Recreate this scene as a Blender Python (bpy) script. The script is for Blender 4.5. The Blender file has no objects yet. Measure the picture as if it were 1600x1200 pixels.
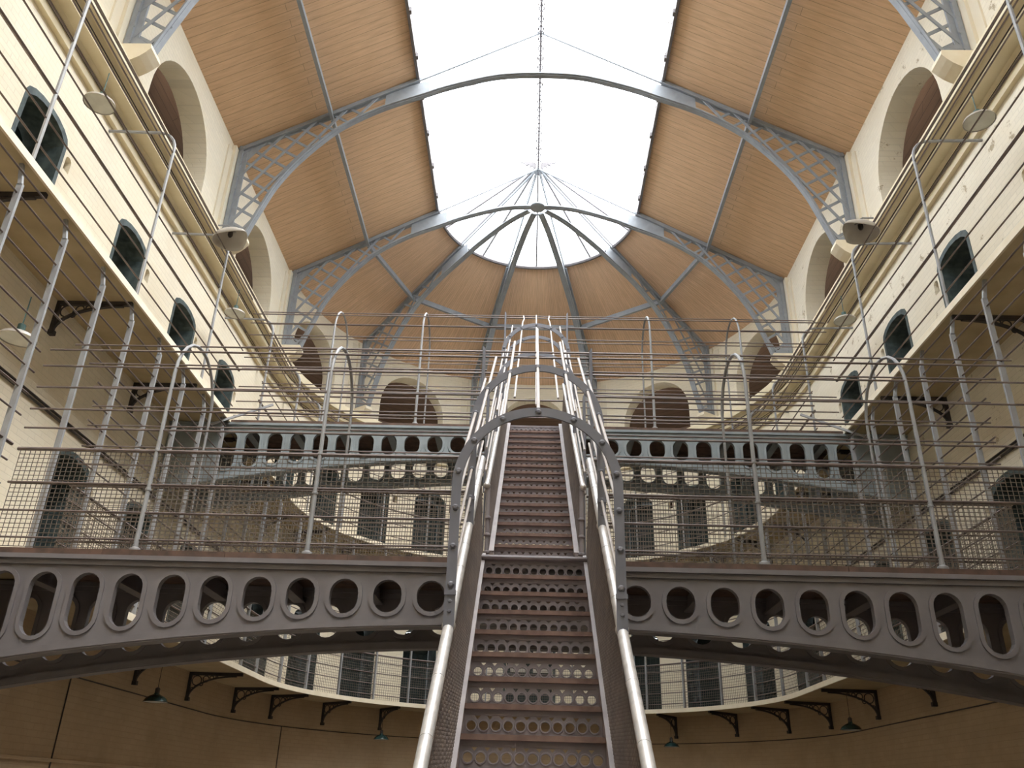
import bpy, math, random
from mathutils import Vector, Matrix
from mathutils.geometry import delaunay_2d_cdt
random.seed(7)
PI = math.pi
S = 1.2                                   # drawing units -> metres
col = bpy.context.scene.collection

# ------------------------------------------------------------------ materials
def newmat(name):
    m = bpy.data.materials.new(name); m.use_nodes = True
    nt = m.node_tree; b = nt.nodes['Principled BSDF']
    return m, nt, b
def N(nt, t, **kw):
    n = nt.nodes.new(t)
    for k, v in kw.items(): setattr(n, k, v)
    return n
def ramp(nt, fac, stops):
    r = N(nt, 'ShaderNodeValToRGB')
    el = r.color_ramp.elements
    while len(el) < len(stops): el.new(0.5)
    for e, (p, c) in zip(el, stops):
        e.position = p; e.color = (c[0], c[1], c[2], 1)
    nt.links.new(fac, r.inputs[0]); return r.outputs[0]
def paint(name, c, c2=None, rough=.55, metal=0.0, scale=6, bump=.05, spec=.4, detail=6):
    m, nt, b = newmat(name)
    tc = N(nt, 'ShaderNodeTexCoord'); no = N(nt, 'ShaderNodeTexNoise')
    no.inputs['Scale'].default_value = scale; no.inputs['Detail'].default_value = detail
    nt.links.new(tc.outputs['Object'], no.inputs['Vector'])
    c2 = c2 or tuple(x * .75 for x in c)
    out = ramp(nt, no.outputs['Fac'], [(.35, c), (.68, c2)])
    nt.links.new(out, b.inputs['Base Color'])
    b.inputs['Roughness'].default_value = rough; b.inputs['Metallic'].default_value = metal
    b.inputs['Specular IOR Level'].default_value = spec
    if bump:
        bp = N(nt, 'ShaderNodeBump'); bp.inputs['Strength'].default_value = bump; bp.inputs['Distance'].default_value = .02
        nt.links.new(no.outputs['Fac'], bp.inputs['Height']); nt.links.new(bp.outputs[0], b.inputs['Normal'])
    return m
def brickwall(name, c, c2, patch=None, patch_amt=.62, bump=.35):
    m, nt, b = newmat(name)
    uv = N(nt, 'ShaderNodeUVMap')
    br = N(nt, 'ShaderNodeTexBrick')
    br.inputs['Scale'].default_value = 1; br.inputs['Brick Width'].default_value = .24
    br.inputs['Row Height'].default_value = .08; br.inputs['Mortar Size'].default_value = .006
    br.inputs['Mortar Smooth'].default_value = .6
    br.inputs['Color1'].default_value = (*c, 1); br.inputs['Color2'].default_value = tuple(x * .95 for x in c) + (1,)
    br.inputs['Mortar'].default_value = tuple(x * .86 for x in c) + (1,)
    nt.links.new(uv.outputs[0], br.inputs['Vector'])
    tc = N(nt, 'ShaderNodeTexCoord')
    no = N(nt, 'ShaderNodeTexNoise'); no.inputs['Scale'].default_value = 1.1; no.inputs['Detail'].default_value = 8; no.inputs['Roughness'].default_value = .65
    nt.links.new(tc.outputs['Object'], no.inputs['Vector'])
    mx = N(nt, 'ShaderNodeMix', data_type='RGBA', blend_type='MIX')
    st = ramp(nt, no.outputs['Fac'], [(.45, (0, 0, 0)), (.75, (1, 1, 1))])
    nt.links.new(st, mx.inputs[0]); nt.links.new(br.outputs['Color'], mx.inputs[6]); mx.inputs[7].default_value = (*c2, 1)
    last = mx.outputs[2]
    if patch:
        n2 = N(nt, 'ShaderNodeTexNoise'); n2.inputs['Scale'].default_value = 2.6; n2.inputs['Detail'].default_value = 10; n2.inputs['Roughness'].default_value = .75
        nt.links.new(tc.outputs['Object'], n2.inputs['Vector'])
        f = ramp(nt, n2.outputs['Fac'], [(patch_amt, (0, 0, 0)), (patch_amt + .03, (1, 1, 1))])
        m2 = N(nt, 'ShaderNodeMix', data_type='RGBA'); nt.links.new(f, m2.inputs[0])
        nt.links.new(last, m2.inputs[6]); m2.inputs[7].default_value = (*patch, 1); last = m2.outputs[2]
    nt.links.new(last, b.inputs['Base Color'])
    bp = N(nt, 'ShaderNodeBump'); bp.inputs['Strength'].default_value = bump; bp.inputs['Distance'].default_value = .01
    ad = N(nt, 'ShaderNodeMath', operation='SUBTRACT')
    nt.links.new(no.outputs['Fac'], ad.inputs[0]); nt.links.new(br.outputs['Fac'], ad.inputs[1])
    nt.links.new(ad.outputs[0], bp.inputs['Height']); nt.links.new(bp.outputs[0], b.inputs['Normal'])
    b.inputs['Roughness'].default_value = .75; b.inputs['Specular IOR Level'].default_value = .25
    return m
def boards(name, c, row=.15, wid=2.6, mort=.005, dark=.35, var=.9):
    m, nt, b = newmat(name)
    uv = N(nt, 'ShaderNodeUVMap'); br = N(nt, 'ShaderNodeTexBrick')
    br.inputs['Scale'].default_value = 1; br.inputs['Brick Width'].default_value = wid; br.inputs['Row Height'].default_value = row
    br.inputs['Mortar Size'].default_value = mort; br.inputs['Mortar Smooth'].default_value = .2; br.offset_frequency = 2
    br.inputs['Color1'].default_value = (*c, 1); br.inputs['Color2'].default_value = tuple(x * var for x in c) + (1,)
    br.inputs['Mortar'].default_value = tuple(x * dark for x in c) + (1,)
    nt.links.new(uv.outputs[0], br.inputs['Vector'])
    mp = N(nt, 'ShaderNodeMapping'); mp.inputs['Scale'].default_value = (1.2, 9, 1)
    nt.links.new(uv.outputs[0], mp.inputs[0])
    no = N(nt, 'ShaderNodeTexNoise'); no.inputs['Scale'].default_value = 2; no.inputs['Detail'].default_value = 7
    nt.links.new(mp.outputs[0], no.inputs['Vector'])
    f = ramp(nt, no.outputs['Fac'], [(.35, (1, 1, 1)), (.7, (.84, .82, .78))])
    mx = N(nt, 'ShaderNodeMix', data_type='RGBA', blend_type='MULTIPLY'); mx.inputs[0].default_value = 1
    nt.links.new(br.outputs['Color'], mx.inputs[6]); nt.links.new(f, mx.inputs[7])
    nt.links.new(mx.outputs[2], b.inputs['Base Color'])
    b.inputs['Roughness'].default_value = .6; b.inputs['Specular IOR Level'].default_value = .25
    return m
M = {}
M['wall'] = brickwall('cream_painted_brick', (.81, .745, .60), (.77, .69, .53))
M['wall_worn'] = brickwall('worn_cream_painted_brick', (.79, .735, .61), (.73, .665, .53), patch=(.42, .35, .24), patch_amt=.60)
M['wall_low_shaded'] = brickwall('tan_shaded_lower_plaster', (.50, .38, .25), (.40, .30, .19))  # cream wall below the galleries, its shade put into a tan colour
M['cornice'] = paint('cream_cornice_plaster', (.74, .66, .48), (.66, .58, .40), rough=.7, scale=3)
M['corbel'] = paint('corbel_stone', (.80, .73, .58), (.74, .66, .50), rough=.7)
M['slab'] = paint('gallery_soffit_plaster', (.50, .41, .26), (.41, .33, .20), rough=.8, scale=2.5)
M['iron'] = paint('blue_grey_iron_paint', (.28, .305, .335), (.235, .255, .28), rough=.5, spec=.5)
M['girder'] = paint('grey_iron_girder_paint', (.19, .178, .185), (.165, .152, .158), rough=.55)
M['girder_skylit'] = paint('skylit_grey_girder_paint', (.26, .30, .32), (.22, .25, .265), rough=.5)  # same grey paint as the near bridge, skylight put into a paler colour
M['dark_iron'] = paint('dark_bracket_iron', (.055, .05, .05), (.035, .03, .03), rough=.6)
M['rail'] = paint('rail_rod_paint', (.17, .135, .125), (.12, .095, .088), rough=.5)
M['post'] = paint('railing_post_paint', (.30, .31, .32), (.25, .25, .26), rough=.45)
M['wire'] = paint('mesh_wire', (.17, .14, .115), (.12, .10, .08), rough=.6, bump=0)
M['hoop'] = paint('hoop_band_paint', (.18, .186, .222), (.15, .156, .187), rough=.45)
M['bar'] = paint('pale_cage_bar_paint', (.50, .46, .44), (.38, .345, .325), rough=.45)
M['steel'] = paint('bare_steel_tube', (.72, .71, .70), (.56, .55, .54), rough=.42, metal=.55, scale=14)
M['tread'] = paint('worn_wood_tread', (.25, .165, .135), (.15, .095, .078), rough=.6, scale=9)
M['riser'] = paint('purple_grey_riser_iron', (.27, .245, .262), (.215, .195, .207), rough=.55)
M['stringer'] = paint('stringer_iron', (.34, .305, .305), (.27, .24, .24), rough=.5)
M['sheet'] = paint('brown_mesh_iron', (.16, .125, .105), (.10, .08, .07), rough=.5)
M['deck'] = paint('deck_boards', (.14, .082, .06), (.07, .047, .037), rough=.75, scale=9)
M['door'] = paint('dark_green_door_paint', (.013, .026, .026), (.007, .014, .014), rough=.45)
M['jamb'] = paint('slate_jamb_paint', (.085, .115, .118), (.035, .05, .052), rough=.55, scale=8)
M['hatch'] = paint('door_hatch_iron', (.03, .04, .045), rough=.4)
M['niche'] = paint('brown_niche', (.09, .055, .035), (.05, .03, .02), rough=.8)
M['wood'] = boards('roof_boards', (.74, .51, .33), row=.17, wid=5.2, mort=.0045, dark=.5, var=.95)
M['wood_apse'] = boards('apse_boards', (.76, .53, .365), row=.07, wid=6.0, mort=.003, dark=.55)
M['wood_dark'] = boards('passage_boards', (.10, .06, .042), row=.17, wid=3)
M['floor'] = paint('flagstone_floor', (.17, .145, .115), (.12, .10, .08), rough=.7, scale=1.5)
M['enamel'] = paint('grey_enamel_shade', (.50, .47, .43), (.44, .41, .37), rough=.35, bump=0)
M['green_enamel'] = paint('green_enamel_shade', (.018, .045, .042), (.012, .03, .028), rough=.25, bump=0)
M['white_enamel'] = paint('white_enamel_inside', (.62, .62, .56), (.5, .5, .45), rough=.3, bump=0)
M['sock'] = paint('teal_lamp_socket', (.07, .13, .12), rough=.4, bump=0)
M['cable'] = paint('dark_cable', (.06, .05, .045), rough=.6, bump=0)
g, nt, b = newmat('skylight_glass')
nt.nodes.remove(b); o = nt.nodes['Material Output']
tr = N(nt, 'ShaderNodeBsdfTransparent'); tr.inputs[0].default_value = (.97, .98, 1, 1)
gl = N(nt, 'ShaderNodeBsdfGlossy'); gl.inputs['Roughness'].default_value = .15
mx = N(nt, 'ShaderNodeMixShader'); mx.inputs[0].default_value = .06
nt.links.new(tr.outputs[0], mx.inputs[1]); nt.links.new(gl.outputs[0], mx.inputs[2]); nt.links.new(mx.outputs[0], o.inputs[0])
M['glass'] = g

# ------------------------------------------------------------------ mesh builder
class MB:
    def __init__(s): s.v = []; s.f = []; s.uv = None; s.smooth = False
    def add(s, vs, fs):
        n = len(s.v); s.v += [tuple(v) for v in vs]; s.f += [tuple(i + n for i in f) for f in fs]; return s
    def box(s, x0, x1, y0, y1, z0, z1):
        return s.add([(x0,y0,z0),(x1,y0,z0),(x1,y1,z0),(x0,y1,z0),(x0,y0,z1),(x1,y0,z1),(x1,y1,z1),(x0,y1,z1)],
                     [(0,3,2,1),(4,5,6,7),(0,1,5,4),(1,2,6,5),(2,3,7,6),(3,0,4,7)])
    def bar(s, a, b, w, h, side=None):
        a, b = Vector(a), Vector(b); d = (b - a).normalized()
        if side is None:
            side = d.cross(Vector((0,0,1)))
            if side.length < 1e-3: side = Vector((1,0,0))
        side = Vector(side); side = (side - d * side.dot(d)).normalized(); up = side.cross(d)
        vs = []
        for p in (a, b):
            for i, j in ((-1,-1),(1,-1),(1,1),(-1,1)): vs.append(p + side * (w/2*i) + up * (h/2*j))
        return s.add(vs, [(0,3,2,1),(4,5,6,7),(0,1,5,4),(1,2,6,5),(2,3,7,6),(3,0,4,7)])
    def tube(s, pts, r, n=6, closed=False):
        pts = [Vector(p) for p in pts]; k = len(pts); rr = r if isinstance(r, (list, tuple)) else [r]*k
        ref = None; vs = []
        for i, p in enumerate(pts):
            a = pts[i-1] if (i > 0 or closed) else p; c = pts[(i+1) % k] if (i < k-1 or closed) else p
            d = (c - a).normalized()
            if ref is None:
                ref = d.cross(Vector((0,0,1)))
                if ref.length < .05: ref = d.cross(Vector((0,1,0)))
            ref = (ref - d*ref.dot(d)).normalized(); up = d.cross(ref)
            for j in range(n):
                t = 2*PI*j/n; vs.append(p + (ref*math.cos(t) + up*math.sin(t))*rr[i])
        fs = []
        for i in range(k if closed else k-1):
            for j in range(n):
                a0 = i*n+j; a1 = i*n+(j+1)%n; b0 = ((i+1)%k)*n+j; b1 = ((i+1)%k)*n+(j+1)%n
                fs.append((a0,a1,b1,b0))
        if not closed: fs += [tuple(range(n-1,-1,-1)), tuple(range((k-1)*n, k*n))]
        s.smooth = True
        return s.add(vs, fs)
    def lathe(s, prof, n=16, c=(0,0,0), axis=None):
        c = Vector(c); R = Matrix.Identity(3)
        if axis is not None: R = Vector((0,0,1)).rotation_difference(Vector(axis)).to_matrix()
        vs = []
        for r, z in prof:
            for j in range(n):
                t = 2*PI*j/n; vs.append(c + R @ Vector((r*math.cos(t), r*math.sin(t), z)))
        fs = [(i*n+j, i*n+(j+1)%n, (i+1)*n+(j+1)%n, (i+1)*n+j) for i in range(len(prof)-1) for j in range(n)]
        s.smooth = True
        return s.add(vs, fs)
    def prism(s, poly, f0, f1):          # f0,f1 map 2D -> 3D on both faces; poly simple (tessellated)
        n = len(poly); a = [f0(p) for p in poly]; b = [f1(p) for p in poly]
        tri = cdt(poly)
        fs = [tuple(t) for t in tri] + [tuple(n+i for i in reversed(t)) for t in tri]
        fs += [(i, i+n, (i+1)%n+n, (i+1)%n) for i in range(n)]
        return s.add(a + b, fs)
    def build(s, name, mat, parent=None, uv=False):
        me = bpy.data.meshes.new(name)
        off = Vector(parent['_w']) if parent is not None else Vector((0,0,0))
        me.from_pydata([tuple(Vector(v)*S - off) for v in s.v], [], s.f)
        if s.uv is not None:
            ul = me.uv_layers.new(name='UVMap')
            for lp in me.loops: ul.data[lp.index].uv = s.uv[lp.vertex_index]
        me.materials.append(M[mat] if isinstance(mat, str) else mat)
        if s.smooth:
            me.polygons.foreach_set('use_smooth', [True]*len(me.polygons))
            try: me.set_sharp_from_angle(angle=math.radians(40))
            except Exception: pass
        me.update()
        o = bpy.data.objects.new(name, me); col.objects.link(o)
        o['_w'] = tuple(off)
        if parent is not None: o.parent = parent
        return o
def inpoly(p, poly):
    x, y = p; c = False; n = len(poly); j = n-1
    for i in range(n):
        xi, yi = poly[i]; xj, yj = poly[j]
        if (yi > y) != (yj > y) and x < (xj-xi)*(y-yi)/(yj-yi)+xi: c = not c
        j = i
    return c
def cdt(poly):
    n = len(poly)
    r = delaunay_2d_cdt([Vector(p) for p in poly], [(i,(i+1)%n) for i in range(n)], [], 0, 1e-7, True)
    out = []
    vs, fs, orig = r[0], r[2], r[3]
    mp = [o[0] if o else None for o in orig]
    for f in fs:
        c = (sum(vs[i].x for i in f)/3, sum(vs[i].y for i in f)/3)
        if inpoly(c, poly) and all(mp[i] is not None for i in f): out.append([mp[i] for i in f])
    return out
def plate(outer, holes, extra, mapf, thick=None, mapb=None):
    """Flat or bent sheet with holes in (s,z); returns MB. thick -> both faces + rims."""
    pts = []; ed = []
    def loop(L):
        n0 = len(pts); pts.extend(L); k = len(L); ed.extend([(n0+i, n0+(i+1)%k) for i in range(k)])
    loop(outer)
    for h in holes: loop(h)
    pts += extra
    r = delaunay_2d_cdt([Vector(p) for p in pts], ed, [], 0, 1e-6, True)
    vs, fs = r[0], r[2]; keep = []
    for f in fs:
        c = (sum(vs[i].x for i in f)/len(f), sum(vs[i].y for i in f)/len(f))
        if inpoly(c, outer) and not any(inpoly(c, h) for h in holes): keep.append(tuple(f))
    mb = MB(); mb.add([mapf((v.x, v.y)) for v in vs], keep); mb.uv = [(v.x*S, v.y*S) for v in vs]
    if mapb:
        mb.add([mapb((v.x, v.y)) for v in vs], [tuple(reversed(f)) for f in keep]); mb.uv += [(v.x*S, v.y*S) for v in vs]
        for L in [outer] + holes:
            k = len(L); mb.add([mapf(p) for p in L] + [mapb(p) for p in L], [(i, (i+1)%k, (i+1)%k+k, i+k) for i in range(k)])
            mb.uv += [(p[0]*S, p[1]*S) for p in L]*2
    return mb
def tag(o, label=None, cat=None, group=None, kind=None):
    if label: o['label'] = label
    if cat: o['category'] = cat
    if group: o['group'] = group
    if kind: o['kind'] = kind
    return o
def thing(name, label, cat, loc=(0,0,0), group=None, rotz=0):
    o = bpy.data.objects.new(name, None); o.empty_display_size = .1
    o.location = Vector(loc)*S; o.rotation_euler = (0,0,rotz); col.objects.link(o)
    o['_w'] = tuple(Vector(loc)*S)
    return tag(o, label, cat, group)
def local(name, label, cat, group=None):    # prototype built around its own origin
    o = thing(name, label, cat, (0,0,0), group); return o
def struct(o): o['kind'] = 'structure'; return o
def dup(src, loc, rotz, label, group=None, scale=None):
    r = src.copy(); col.objects.link(r); r.location = Vector(loc)*S; r.rotation_euler = (0,0,rotz)
    r['label'] = label
    if group: r['group'] = group
    if scale: r.scale = scale
    for ch in list(src.children):
        c = ch.copy(); col.objects.link(c); c.parent = r
        for g2 in list(ch.children):
            d = g2.copy(); col.objects.link(d); d.parent = c
    return r
protos = {}
def place(kind, maker, loc, rotz, label, group, scale=None):
    if kind not in protos:
        o = maker(); protos[kind] = o
        o.location = Vector(loc)*S; o.rotation_euler = (0,0,rotz); o['label'] = label; o['group'] = group
        if scale: o.scale = scale
        return o
    return dup(protos[kind], loc, rotz, label, group, scale)

# ------------------------------------------------------------------ dimensions
H1, H2 = 1.6705, 4.7305; FL = -1.39
D1, G1 = 6.4449, .2078; W1 = .3806
DA, G2 = 7.0296, .2297; W2 = .3443; R = .17
D2 = 10.9346
X = 5.15; GX = 4.29; C = 14.3; Y0 = -3.7
CX = 5.07; CC = 14.609
YA, YB = 10.935, 14.609; BAY = 3.674
def path_map(Xr, c):
    L = c - Y0
    def f(s, off=0.0):
        if s <= L: return (-(Xr+off), Y0+s)
        if s >= L + PI*Xr: return (Xr+off, c-(s-L-PI*Xr))
        t = (s-L)/Xr; return (-(Xr+off)*math.cos(t), c+(Xr+off)*math.sin(t))
    return f, L
wm, WL = path_map(X, C); cm, CL = path_map(CX, CC)
def pathpts(Xr, c, y0=Y0, n=40, ya=None):
    out = [(-Xr, y0)]
    k = 14
    for i in range(1, k): out.append((-Xr, y0+(c-y0)*i/k))
    out += [(-Xr*math.cos(PI*i/n), c+Xr*math.sin(PI*i/n)) for i in range(n+1)]
    for i in range(k-1, -1, -1): out.append((Xr, y0+(c-y0)*i/k))
    return out
def arch_poly(cs, hw, z0, zs, rise, n=14):
    p = [(cs-hw, z0), (cs+hw, z0), (cs+hw, zs)]
    p += [(cs+hw*math.cos(PI*i/n), zs+rise*math.sin(PI*i/n)) for i in range(1, n)]
    return p + [(cs-hw, zs)]
def wall(name, s0, s1, z0, z1, holes, mp, mat, depth, step=.3):
    arc = not (abs(s1-s0) < 1e9 and (abs(mp(s0)[0]-mp(s1)[0]) < 1e-6))
    n = max(1, int((s1-s0)/step)) if arc else 1
    bot = [(s0+(s1-s0)*i/n, z0) for i in range(n+1)]; top = [(s1-(s1-s0)*i/n, z1) for i in range(n+1)]
    extra = []
    if arc:
        for i in range(1, n):
            for z in [z0+(z1-z0)*j/5 for j in range(1, 5)]: extra.append((s0+(s1-s0)*i/n, z))
    mb = plate(bot+top, holes, extra, lambda p: (*mp(p[0]), p[1]))
    for h in holes:
        if depth:
            k = len(h)
            mb.add([(*mp(p[0]), p[1]) for p in h] + [(*mp(p[0], depth), p[1]) for p in h],
                   [(i, (i+1)%k, (i+1)%k+k, i+k) for i in range(k)])
            mb.uv += [(p[0]*S, p[1]*S) for p in h] + [(p[0]*S+.3, p[1]*S) for p in h]
    if arc: mb.smooth = True
    o = mb.build(name, mat); return struct(o)

# ------------------------------------------------------------------ cell walls
nave_y = [6.65, 8.82, 10.65, 12.55]
apse_deg = [163.5, 148.5, 133, 117.3, 62, 47, 31.5, 16.5]
def s_left(y): return y - Y0
def s_right(y): return WL + PI*X + (C - y)
def s_deg(a): return WL + X*math.radians(180-a)
DH = 1.64                      # door height incl. arch
def door_hole(cs, z, hw=.378): return arch_poly(cs, hw, z+.015, z+DH-.155, .168, 8)
def niche_hole(cs, z): return arch_poly(cs, .055, z+1.28, z+1.42, .04, 6)
for nm, s0, s1, cents in (('wall_left', 0, WL, [s_left(y) for y in nave_y]),
                          ('wall_back', WL, WL+PI*X, [s_deg(a) for a in apse_deg]),
                          ('wall_right', WL+PI*X, 2*WL+PI*X, [s_right(y) for y in nave_y])):
    sg = 1 if nm == 'wall_right' else 1
    hs = []
    for z in (H1, H2):
        cc_ = cents if (z == H2 or nm == 'wall_back') else (cents[1:])
        hs += [door_hole(c, z) for c in cc_]
        for c in cc_:
            sgn = -1 if nm == 'wall_right' else 1
            if nm == 'wall_back': sgn = 1 if c < WL+PI*X/2 else -1
            hs.append(niche_hole(c + sgn*.52, z))
    if nm == 'wall_back': hs.append(arch_poly(s_deg(90), .50, H1+.03, H1+1.55, .39, 10))
    hs = [h for h in hs if min(p[0] for p in h) > s0+.02 and max(p[0] for p in h) < s1-.02]
    wall(nm, s0, s1, H1-.03, 7.2, hs, wm, 'wall_worn' if nm == 'wall_right' else 'wall', .12)
    wall(nm + '_lower', s0, s1, FL, H1-.03, [], wm, 'wall_low_shaded', 0)
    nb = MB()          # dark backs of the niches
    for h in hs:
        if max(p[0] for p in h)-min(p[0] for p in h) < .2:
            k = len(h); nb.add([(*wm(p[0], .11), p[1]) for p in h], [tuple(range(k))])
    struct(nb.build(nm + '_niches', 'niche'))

# doors ----------------------------------------------------------------
def make_door(hw=.365):
    t = local('cell_door', 'x', 'door')
    # local frame: opening centred on x=0, wall plane y=0 (hall at -y), recess towards +y
    P = arch_poly(0, hw, .02, DH-.16, .16, 8)[1:]
    P = P[:] ; left0 = (-hw, .02); P.append(left0)
    f = MB(); k = len(P)
    # painted band on the wall face + reveal lining
    def outp(p): 
        dx, dz = p[0], p[1]-(DH-.5); L = math.hypot(dx, dz) or 1
        return (p[0]*(1+.055/hw), p[1] + (.065 if p[1] > DH-.3 else 0))
    O = [outp(p) for p in P]
    vs = [(p[0], -.006, p[1]) for p in P] + [(p[0], -.006, p[1]) for p in O] + [(p[0], .50, p[1]) for p in P] + [(p[0], .0, p[1]) for p in O]
    fs = []
    for i in range(k-1):
        fs += [(i, i+1, i+1+k, i+k), (i, i+2*k, i+1+2*k, i+1), (i+k, i+1+k, i+1+3*k, i+3*k)]
    f.add(vs, fs); f.box(-hw, hw, 0, .5, .0, .03)
    # inner timber frame
    f.build('door_frame', 'jamb', t)
    lf = MB(); Q = arch_poly(0, hw-.01, .03, DH-.165, .155, 8)
    lf.prism(Q, lambda p: (p[0], .44, p[1]), lambda p: (p[0], .49, p[1]))
    for i in range(-2, 3): lf.box(i*.125-.004, i*.125+.004, .432, .44, .05, DH-.2)
    for z in (.35, 1.2): lf.box(-hw+.02, hw-.02, .422, .44, z, z+.06)
    l = lf.build('door_leaf', 'door', t)
    h = MB(); h.box(-.09, .09, .415, .44, .92, 1.06); h.box(-.02, .02, .4, .42, .97, 1.0); h.box(.2, .3, .405, .44, .72, .78)
    h.build('door_hatch', 'hatch', l)
    return t
def door_at(cs, z, label, group, wide=None):
    x, y = wm(cs); x2, y2 = wm(cs, 1.0)
    ang = math.atan2(y2-y, x2-x) - PI/2
    place('door' if not wide else 'wide', (lambda: make_door(wide or .365)), (x, y, z), ang, label, group)
num = ['first', 'second', 'third', 'fourth', 'fifth', 'sixth', 'seventh', 'eighth', 'ninth']
lv = {H1: 'lower gallery', H2: 'upper gallery'}
for z in (H2, H1):
    for side, sf in (('left', s_left), ('right', s_right)):
        vis = nave_y if z == H2 else nave_y[1:]
        for i, y in enumerate(vis):
            door_at(sf(y), z, f'dark green cell door, {lv[z]}, straight {side} wall, {num[i]} from the near end', f'{side} straight-wall cell doors, {lv[z]}')
    for i, a in enumerate(apse_deg):
        j = i if i < 4 else 7-i
        side = 'left' if i < 4 else 'right'
        door_at(s_deg(a), z, f'dark green cell door, {lv[z]}, curved wall {side} of the stair, {num[3-j]} outward from it', f'curved-wall cell doors, {lv[z]}')
# centre doorway behind the stair
t = thing('double_door', 'wide arched double door, curved end wall, seen through the stair risers', 'door', (0, C+X, H1))
mb = MB(); Q = arch_poly(0, .51, H1+.03, H1+1.55, .39, 10)
for sgn in (-1, 1):
    lf = MB(); q = [p for p in arch_poly(0, .51, H1+.03, H1+1.55, .39, 10) if p[0]*sgn >= -1e-6] + [(0, H1+.03)]
    lf.box(min(0, sgn*.515), max(0, sgn*.515), C+X+.2, C+X+.24, H1+.03, H1+1.55)
    l = lf.build('door_leaf', 'door', t)
    w = MB(); w.box(sgn*.25-.17, sgn*.25+.17, C+X+.17, C+X+.2, H1+.9, H1+1.45); w.build('window_pane', 'enamel', l)
fr = MB(); k = len(Q)
QO = [(p[0]*1.12, p[1]+(.07 if p[1] > H1+1.5 else 0)) for p in Q]
fr.add([(p[0], C+X-.05, p[1]) for p in Q]+[(p[0], C+X+.3, p[1]) for p in Q]+[(p[0], C+X-.05, p[1]) for p in QO]+[(p[0], C+X+.0, p[1]) for p in QO], [f for i in range(k) for j in [(i+1)%k] for f in ((i,j,j+k,i+k),(i,i+2*k,j+2*k,j),(i+2*k,i+3*k,j+3*k,j+2*k))])
fr.prism([(-.5, H1+1.55), (.5, H1+1.55), (.35, H1+1.83), (0, H1+1.93), (-.35, H1+1.83)], lambda p: (p[0], C+X+.2, p[1]), lambda p: (p[0], C+X+.24, p[1]))
fr.build('door_frame', 'jamb', t)

# ------------------------------------------------------------------ cornice, clerestory
def sweep(prof, c, mat, name, Xbase=0):
    """prof: list of (halfwidth, z); swept round the hall"""
    mb = MB(); mb.uv = []; rows = []
    n = 0
    for (hw, z) in prof:
        P = pathpts(hw, c)
        L = 0; prev = None
        for p in P:
            if prev: L += math.hypot(p[0]-prev[0], p[1]-prev[1])
            prev = p; mb.v.append((p[0], p[1], z)); mb.uv.append((L*S, z*S - hw*S))
        n = len(P)
    for i in range(len(prof)-1):
        for j in range(n-1): mb.f.append((i*n+j, i*n+j+1, (i+1)*n+j+1, (i+1)*n+j))
    mb.smooth = True
    return struct(mb.build(name, mat))
sweep([(5.16, 7.14), (5.092, 7.14), (5.092, 7.33), (5.06, 7.36), (4.91, 7.355), (4.905, 7.47), (4.88, 7.50), (4.80, 7.49), (4.80, 7.64), (4.815, 7.66), (5.3, 7.66)], C+.0, 'cornice', 'trim_1')
sweep([(5.16, FL+.12), (5.12, FL+.12), (5.12, FL), (5.16, FL)], C, 'wall_low_shaded', 'baseboard_back')
sweep([(5.16, .24), (5.13, .25), (5.13, .28), (5.16, .29)], C, 'wall_low_shaded', 'trim_2')
def arch_c(cs, hw, zc, zb=7.5): return arch_poly(cs, hw, zb, zc-hw*1.0, hw*1.0, 20)
ZT = 9.66
nav_arch = [YA-BAY/2 - BAY*k for k in (-1, 0, 1, 2)]
hl = [arch_c(y-Y0, 1.0, 9.27) for y in nav_arch]
hr = [arch_c(CL+PI*CX+(CC-y), 1.0, 9.27) for y in nav_arch]
ha = [arch_poly(CL+CX*math.radians(18+36*k), .87, 7.5, 8.38, .92, 20) for k in range(5)]
wall('wall_left_clerestory', 0, CL, 7.62, ZT+.1, [h for h in hl if h[0][0] > .05], cm, 'wall', .36)
wall('wall_right_clerestory', CL+PI*CX, 2*CL+PI*CX, 7.62, ZT+.1, hr, cm, 'wall_worn', .36)
wall('wall_back_clerestory', CL, CL+PI*CX, 7.62, ZT+.18, ha, cm, 'wall', .36)
# passage behind the arches
sweep([(5.43, 7.66), (6.6, 7.66)], CC, 'floor', 'floor_passage')
pm = []
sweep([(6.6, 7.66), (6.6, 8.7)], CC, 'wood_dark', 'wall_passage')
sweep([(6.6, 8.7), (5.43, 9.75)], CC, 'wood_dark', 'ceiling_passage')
# pilasters behind trusses
def frame_at(kind):
    """kind: ('y', y, side) or ('rib', deg) -> function (r,z,t)->(x,y,z): r distance from axis, t thickness offset"""
    if kind[0] == 'y':
        _, y, sg = kind; return lambda r, z, t=0: (sg*r, y+t, z)
    a = math.radians(kind[1]); ca, sa = math.cos(a), math.sin(a)
    return lambda r, z, t=0: (ca*r - sa*t, CC + sa*r + ca*t, z)
stations = [('y', YB, -1), ('y', YB, 1), ('y', YA, -1), ('y', YA, 1), ('y', YA-BAY, -1), ('y', YA-BAY, 1),
            ('rib', 36), ('rib', 72), ('rib', 108), ('rib', 144)]
def boxf(mb, F, r0, r1, t0, t1, z0, z1):
    mb.add([F(r0,z0,t0),F(r1,z0,t0),F(r1,z0,t1),F(r0,z0,t1),F(r0,z1,t0),F(r1,z1,t0),F(r1,z1,t1),F(r0,z1,t1)],
           [(0,3,2,1),(4,5,6,7),(0,1,5,4),(1,2,6,5),(2,3,7,6),(3,0,4,7)]); return mb
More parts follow.
